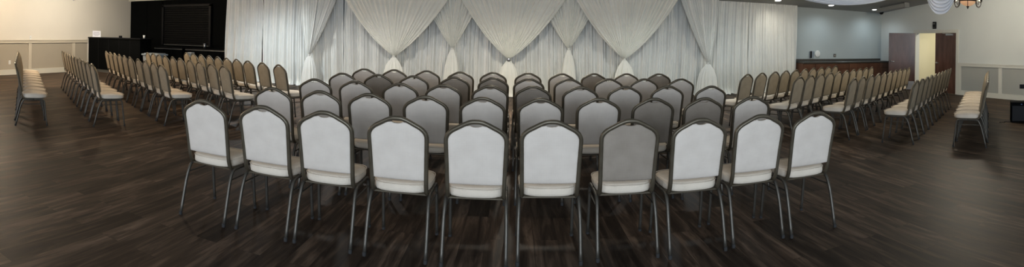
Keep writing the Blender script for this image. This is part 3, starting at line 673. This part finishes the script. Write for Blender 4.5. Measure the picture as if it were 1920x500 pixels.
def make_chair(label, pad_m, front_m, seat_m):
    t = thing('banquet_chair', label, 'chair')
    # upholstered backrest: rear panel and front cushion
    half = [(0.0, 0.516), (0.09, 0.516)] + pad_outline()
    loop = [(x, z) for x, z in half] + [(-x, z) for x, z in half[::-1] if x > 1e-6]
    cxz = (0.0, 0.74)
    def rings(bm, prof):
        rs = []
        for s, d in prof:
            rs.append([bm.verts.new((cxz[0] + (x - cxz[0]) * s, lean(cxz[1] + (z - cxz[1]) * s) + d, cxz[1] + (z - cxz[1]) * s)) for x, z in loop])
        n = len(loop)
        for a, b in zip(rs, rs[1:]):
            for k in range(n): bm.faces.new((a[k], a[(k + 1) % n], b[(k + 1) % n], b[k]))
        c = bm.verts.new((0, lean(cxz[1]) + prof[-1][1], cxz[1]))
        for k in range(n): bm.faces.new((rs[-1][k], rs[-1][(k + 1) % n], c))
    bm = bmesh.new(); rings(bm, [(0.985, 0.004), (1.0, 0.0), (0.99, -0.006), (0.93, -0.011), (0.75, -0.014), (0.4, -0.015)]); obj('back_panel', bm, pad_m, t, smooth=True)
    bm = bmesh.new(); rings(bm, [(0.985, 0.004), (0.998, 0.012), (0.985, 0.024), (0.93, 0.036), (0.75, 0.045), (0.4, 0.048)]); obj('backrest', bm, front_m, t, smooth=True)
    # frame tube around the back, curving under the seat
    right = [(0.188, -0.02, 0.412), (0.188, -0.085, 0.414), (0.188, -0.128, 0.428), (0.1885, -0.148, 0.462), (0.189, lean(0.50), 0.50)] + [(x, lean(z), z) for x, z in back_outline()]
    pts = right + [(-x, y, z) for x, y, z in right[::-1] if x > 1e-6]
    bm = bmesh.new(); tube(bm, smooth_path(pts, 3), 0.0145, 8, square=3.2); obj('back_frame', bm, 'frame', t, smooth=True)
    # seat cushion
    bm = bmesh.new()
    def seat_loop(s, z, n=40):
        out = []
        for k in range(n):
            a = 2 * PI * k / n; cx_, sy_ = math.cos(a), math.sin(a); e = 3.6
            r = (abs(cx_) ** e + abs(sy_) ** e) ** (-1 / e)
            x = r * cx_ * 0.205; y = r * sy_ * 0.205 + 0.047
            x *= 1 + 0.10 * (y - 0.047)
            out.append(bm.verts.new((x * s, 0.047 + (y - 0.047) * s, z - 0.010 * (y / 0.2) ** 2 * (z > 0.45))))
        return out
    prof = [(0.93, 0.424), (0.985, 0.430), (1.0, 0.445), (1.0, 0.468), (0.985, 0.484), (0.93, 0.495), (0.78, 0.502), (0.4, 0.505)]
    rs = [seat_loop(s, z) for s, z in prof]; n = 40
    for a, b in zip(rs, rs[1:]):
        for k in range(n): bm.faces.new((a[k], a[(k + 1) % n], b[(k + 1) % n], b[k]))
    bm.faces.new(rs[0][::-1]); c = bm.verts.new((0, 0.047, 0.506))
    for k in range(n): bm.faces.new((rs[-1][k], rs[-1][(k + 1) % n], c))
    st = obj('seat', bm, seat_m, t, smooth=True)
    bm = bmesh.new()                       # piping around the cushion
    pp = []
    for k in range(n + 1):
        a = 2 * PI * k / n; cx_, sy_ = math.cos(a), math.sin(a); e = 3.6
        r = (abs(cx_) ** e + abs(sy_) ** e) ** (-1 / e); x = r * cx_ * 0.206; y = r * sy_ * 0.206 + 0.047; x *= 1 + 0.10 * (y - 0.047)
        pp.append((x, y, 0.480))
    tube(bm, pp, 0.0035, 5, cap=False); obj('piping', bm, seat_m, st, smooth=True)
    # seat frame rails
    bm = bmesh.new()
    tube(bm, [(-0.19, -0.115, 0.412), (0.19, -0.115, 0.412)], 0.009, 6); tube(bm, [(-0.19, 0.18, 0.412), (0.19, 0.18, 0.412)], 0.009, 6)
    bx(bm, -0.17, 0.17, -0.10, 0.17, 0.415, 0.424)
    obj('seat_frame', bm, 'frame', t)
    for s in (-1, 1):
        bm = bmesh.new(); tube(bm, smooth_path([(s * 0.204, 0.04, 0.410), (s * 0.204, -0.06, 0.410), (s * 0.205, -0.115, 0.398), (s * 0.206, -0.150, 0.350), (s * 0.209, -0.185, 0.25), (s * 0.210, -0.245, 0.01)], 4), 0.0125, 8, square=3.2)
        lg = obj('leg', bm, 'leg', t, smooth=True); lg['label'] = 'rear leg'
        bm = bmesh.new(); lathe(bm, [(0.0135, 0.0), (0.014, 0.006), (0.0135, 0.028)], 10, (s * 0.2102, -0.246, 0)); obj('rubber_foot', bm, 'rubber', lg)
        bm = bmesh.new(); tube(bm, smooth_path([(s * 0.204, 0.04, 0.410), (s * 0.204, 0.12, 0.410), (s * 0.205, 0.182, 0.398), (s * 0.205, 0.202, 0.355), (s * 0.206, 0.213, 0.25), (s * 0.208, 0.242, 0.01)], 4), 0.0120, 8, square=3.2)
        lg = obj('leg', bm, 'leg', t, smooth=True); lg['label'] = 'front leg'
        bm = bmesh.new(); lathe(bm, [(0.0135, 0.0), (0.014, 0.006), (0.0135, 0.028)], 10, (s * 0.2082, 0.2425, 0)); obj('rubber_foot', bm, 'rubber', lg)
        bm = bmesh.new(); tube(bm, [(s * 0.206, -0.158, 0.335), (s * 0.206, 0.203, 0.335)], 0.006, 6); obj('stretcher', bm, 'leg', t)
    return t
CENTRE = [
  [(-2.281,3.142),(-1.762,3.168),(-1.277,3.179),(-0.756,3.181),(-0.229,3.172),(0.267,3.234),(0.806,3.262),(1.301,3.213),(1.796,3.237),(2.273,3.203)],
  [(-2.273,4.285),(-1.77,4.303),(-1.293,4.323),(-0.773,4.349),(-0.264,4.389),(0.257,4.404),(0.796,4.458),(1.315,4.442),(1.807,4.391),(2.315,4.365)],
  [(-2.288,5.389),(-1.792,5.423),(-1.256,5.406),(-0.769,5.433),(-0.25,5.492),(0.233,5.529),(0.774,5.538),(1.306,5.601),(1.839,5.635),(2.362,5.534)],
  [(-2.308,6.413),(-1.806,6.452),(-1.321,6.464),(-0.774,6.509),(-0.259,6.575),(0.217,6.546),(0.764,6.598),(1.322,6.668),(1.833,6.685),(2.372,6.671)],
  [(-2.305,7.416),(-1.834,7.469),(-1.323,7.496),(-0.798,7.458),(-0.299,7.545),(0.237,7.576),(0.758,7.561),(1.279,7.668),(1.813,7.702),(2.359,7.719)],
]
LEFT_ROWS = [
  [(-6.612,4.154),(-7.033,4.428),(-7.452,4.7),(-7.871,4.972),(-8.291,5.246),(-8.709,5.518),(-9.129,5.791),(-9.55,6.064),(-9.969,6.337)],
  [(-5.883,5.121),(-6.309,5.383),(-6.735,5.646),(-7.161,5.908),(-7.587,6.17),(-8.013,6.433),(-8.44,6.695),(-8.866,6.958),(-9.292,7.22),(-9.718,7.482)],
  [(-5.199,5.997),(-5.593,6.24),(-6.019,6.502),(-6.45,6.768),(-6.992,7.101),(-7.423,7.367),(-7.849,7.629),(-8.275,7.891),(-8.701,8.154),(-9.127,8.416)],
  [(-4.376,6.569),(-4.809,6.836),(-5.264,7.116),(-5.688,7.377),(-6.139,7.654),(-6.533,7.897),(-6.964,8.162),(-7.358,8.405),(-7.752,8.648),(-8.16,8.899)],
  [(-3.817,7.41),(-4.305,7.711),(-4.781,8.004),(-5.19,8.255),(-5.584,8.498),(-5.979,8.741),(-6.373,8.983),(-6.786,9.238),(-7.214,9.501),(-7.625,9.754)],
]
RIGHT_ROWS = [
  [(6.163,4.283),(6.543,4.547),(6.923,4.811),(7.304,5.076),(7.684,5.34),(8.064,5.604),(8.444,5.868),(8.825,6.132)],
  [(5.616,5.237),(6.008,5.483),(6.401,5.729),(6.793,5.975),(7.185,6.221),(7.578,6.466),(7.97,6.712),(8.362,6.958),(8.754,7.204),(9.147,7.45)],
  [(5.067,6.099),(5.474,6.354),(5.913,6.63),(6.305,6.876),(6.697,7.122),(7.09,7.368),(7.482,7.614),(7.874,7.86),(8.266,8.107),(8.658,8.353)],
  [(4.437,6.729),(4.829,6.975),(5.221,7.221),(5.614,7.467),(6.006,7.713),(6.398,7.959),(6.79,8.205),(7.183,8.451),(7.575,8.697),(7.967,8.943)],
  [(3.856,7.463),(4.285,7.732),(4.716,8.002),(5.108,8.248),(5.5,8.494),(5.892,8.74),(6.285,8.987),(6.677,9.233),(7.069,9.479),(7.461,9.725)],
]

APEX = -0.2575
ORD = ['first', 'second', 'third', 'fourth', 'fifth', 'sixth', 'seventh', 'eighth', 'ninth', 'last']
ROWN = ['nearest', 'second', 'third', 'fourth', 'farthest']
chairs = {}
def place(kind, x, y, rz, label, group):
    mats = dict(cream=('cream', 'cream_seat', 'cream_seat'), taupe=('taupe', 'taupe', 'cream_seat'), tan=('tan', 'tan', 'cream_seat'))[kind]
    if kind not in chairs:
        t = make_chair(label, *mats); chairs[kind] = t
    else:
        t = copy_tree(chairs[kind]); t['label'] = label
    t['group'] = group
    # (x, y) is the top of the back; move to the seat centre
    t.location = (x + math.sin(rz) * APEX, y - math.cos(rz) * APEX, 0)
    t.rotation_euler = (0, 0, rz)
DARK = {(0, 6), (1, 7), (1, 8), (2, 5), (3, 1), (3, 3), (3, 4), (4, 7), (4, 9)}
for r, row in enumerate(CENTRE):
    for c, (x, y) in enumerate(row):
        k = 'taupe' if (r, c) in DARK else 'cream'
        place(k, x, y, 0.012 + random.uniform(-0.02, 0.02),
              '%s-backed banquet chair, %s from the left in the %s centre row' % ('grey' if k == 'taupe' else 'white', ORD[c] if c < 9 else 'tenth', ROWN[r]), 'banquet chairs in the centre block')
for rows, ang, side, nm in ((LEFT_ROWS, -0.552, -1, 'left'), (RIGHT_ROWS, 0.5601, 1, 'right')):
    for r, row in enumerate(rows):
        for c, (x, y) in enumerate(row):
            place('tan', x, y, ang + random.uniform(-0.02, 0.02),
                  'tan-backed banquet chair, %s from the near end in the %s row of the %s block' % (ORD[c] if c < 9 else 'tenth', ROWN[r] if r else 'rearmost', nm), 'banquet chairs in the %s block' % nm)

# ------------------------------------------------------------------ floor speaker and stand at the right edge
t = thing('floor_speaker', 'black speaker cabinet standing on the floor at the right edge', 'speaker', (8.52, 5.12, 0), -0.95)
bm = bmesh.new(); rbox(bm, -0.21, 0.21, -0.17, 0.17, 0.0, 0.40, 0.015); obj('cabinet', bm, 'black', t)
bm = bmesh.new(); rbox(bm, -0.185, 0.185, -0.178, -0.1705, 0.03, 0.33, 0.004, 1); obj('grille', bm, 'wallblack', t)
bm = bmesh.new(); rbox(bm, -0.015, 0.015, -0.180, -0.1705, 0.35, 0.37, 0.002, 1); o = obj('badge', bm, 'blue_led', t); o['label'] = 'small blue badge'
bm = bmesh.new(); tube(bm, smooth_path([(8.30, 5.2, 0.008), (8.24, 5.33, 0.008), (8.17, 5.27, 0.008), (8.12, 5.36, 0.008), (8.08, 5.33, 0.008)], 6), 0.005, 6); o = obj('speaker_cable', bm, 'wallblack', smooth=True); tag(o, 'thin black cable lying on the floor left of the speaker', 'cable')
t = thing('music_stand', 'black music stand whose tray tip shows at the right edge', 'stand', (9.18, 5.27, 0), -1.05)
bm = bmesh.new(); tube(bm, [(0, 0, 0.08), (0, 0, 0.61)], 0.012, 8); obj('pole', bm, 'wallblack', t)
for k in range(3):
    a = k * 2 * PI / 3 + 0.5; bm = bmesh.new(); tube(bm, [(0, 0, 0.22), (0.28 * math.cos(a), 0.28 * math.sin(a), 0.01)], 0.008, 6); obj('leg', bm, 'wallblack', t)
bm = bmesh.new(); rbox(bm, -0.24, 0.24, -0.15, 0.13, 0.61, 0.63, 0.005, 1); rbox(bm, -0.24, 0.24, -0.155, -0.14, 0.63, 0.70, 0.004, 1); obj('tray', bm, 'wallblack', t)
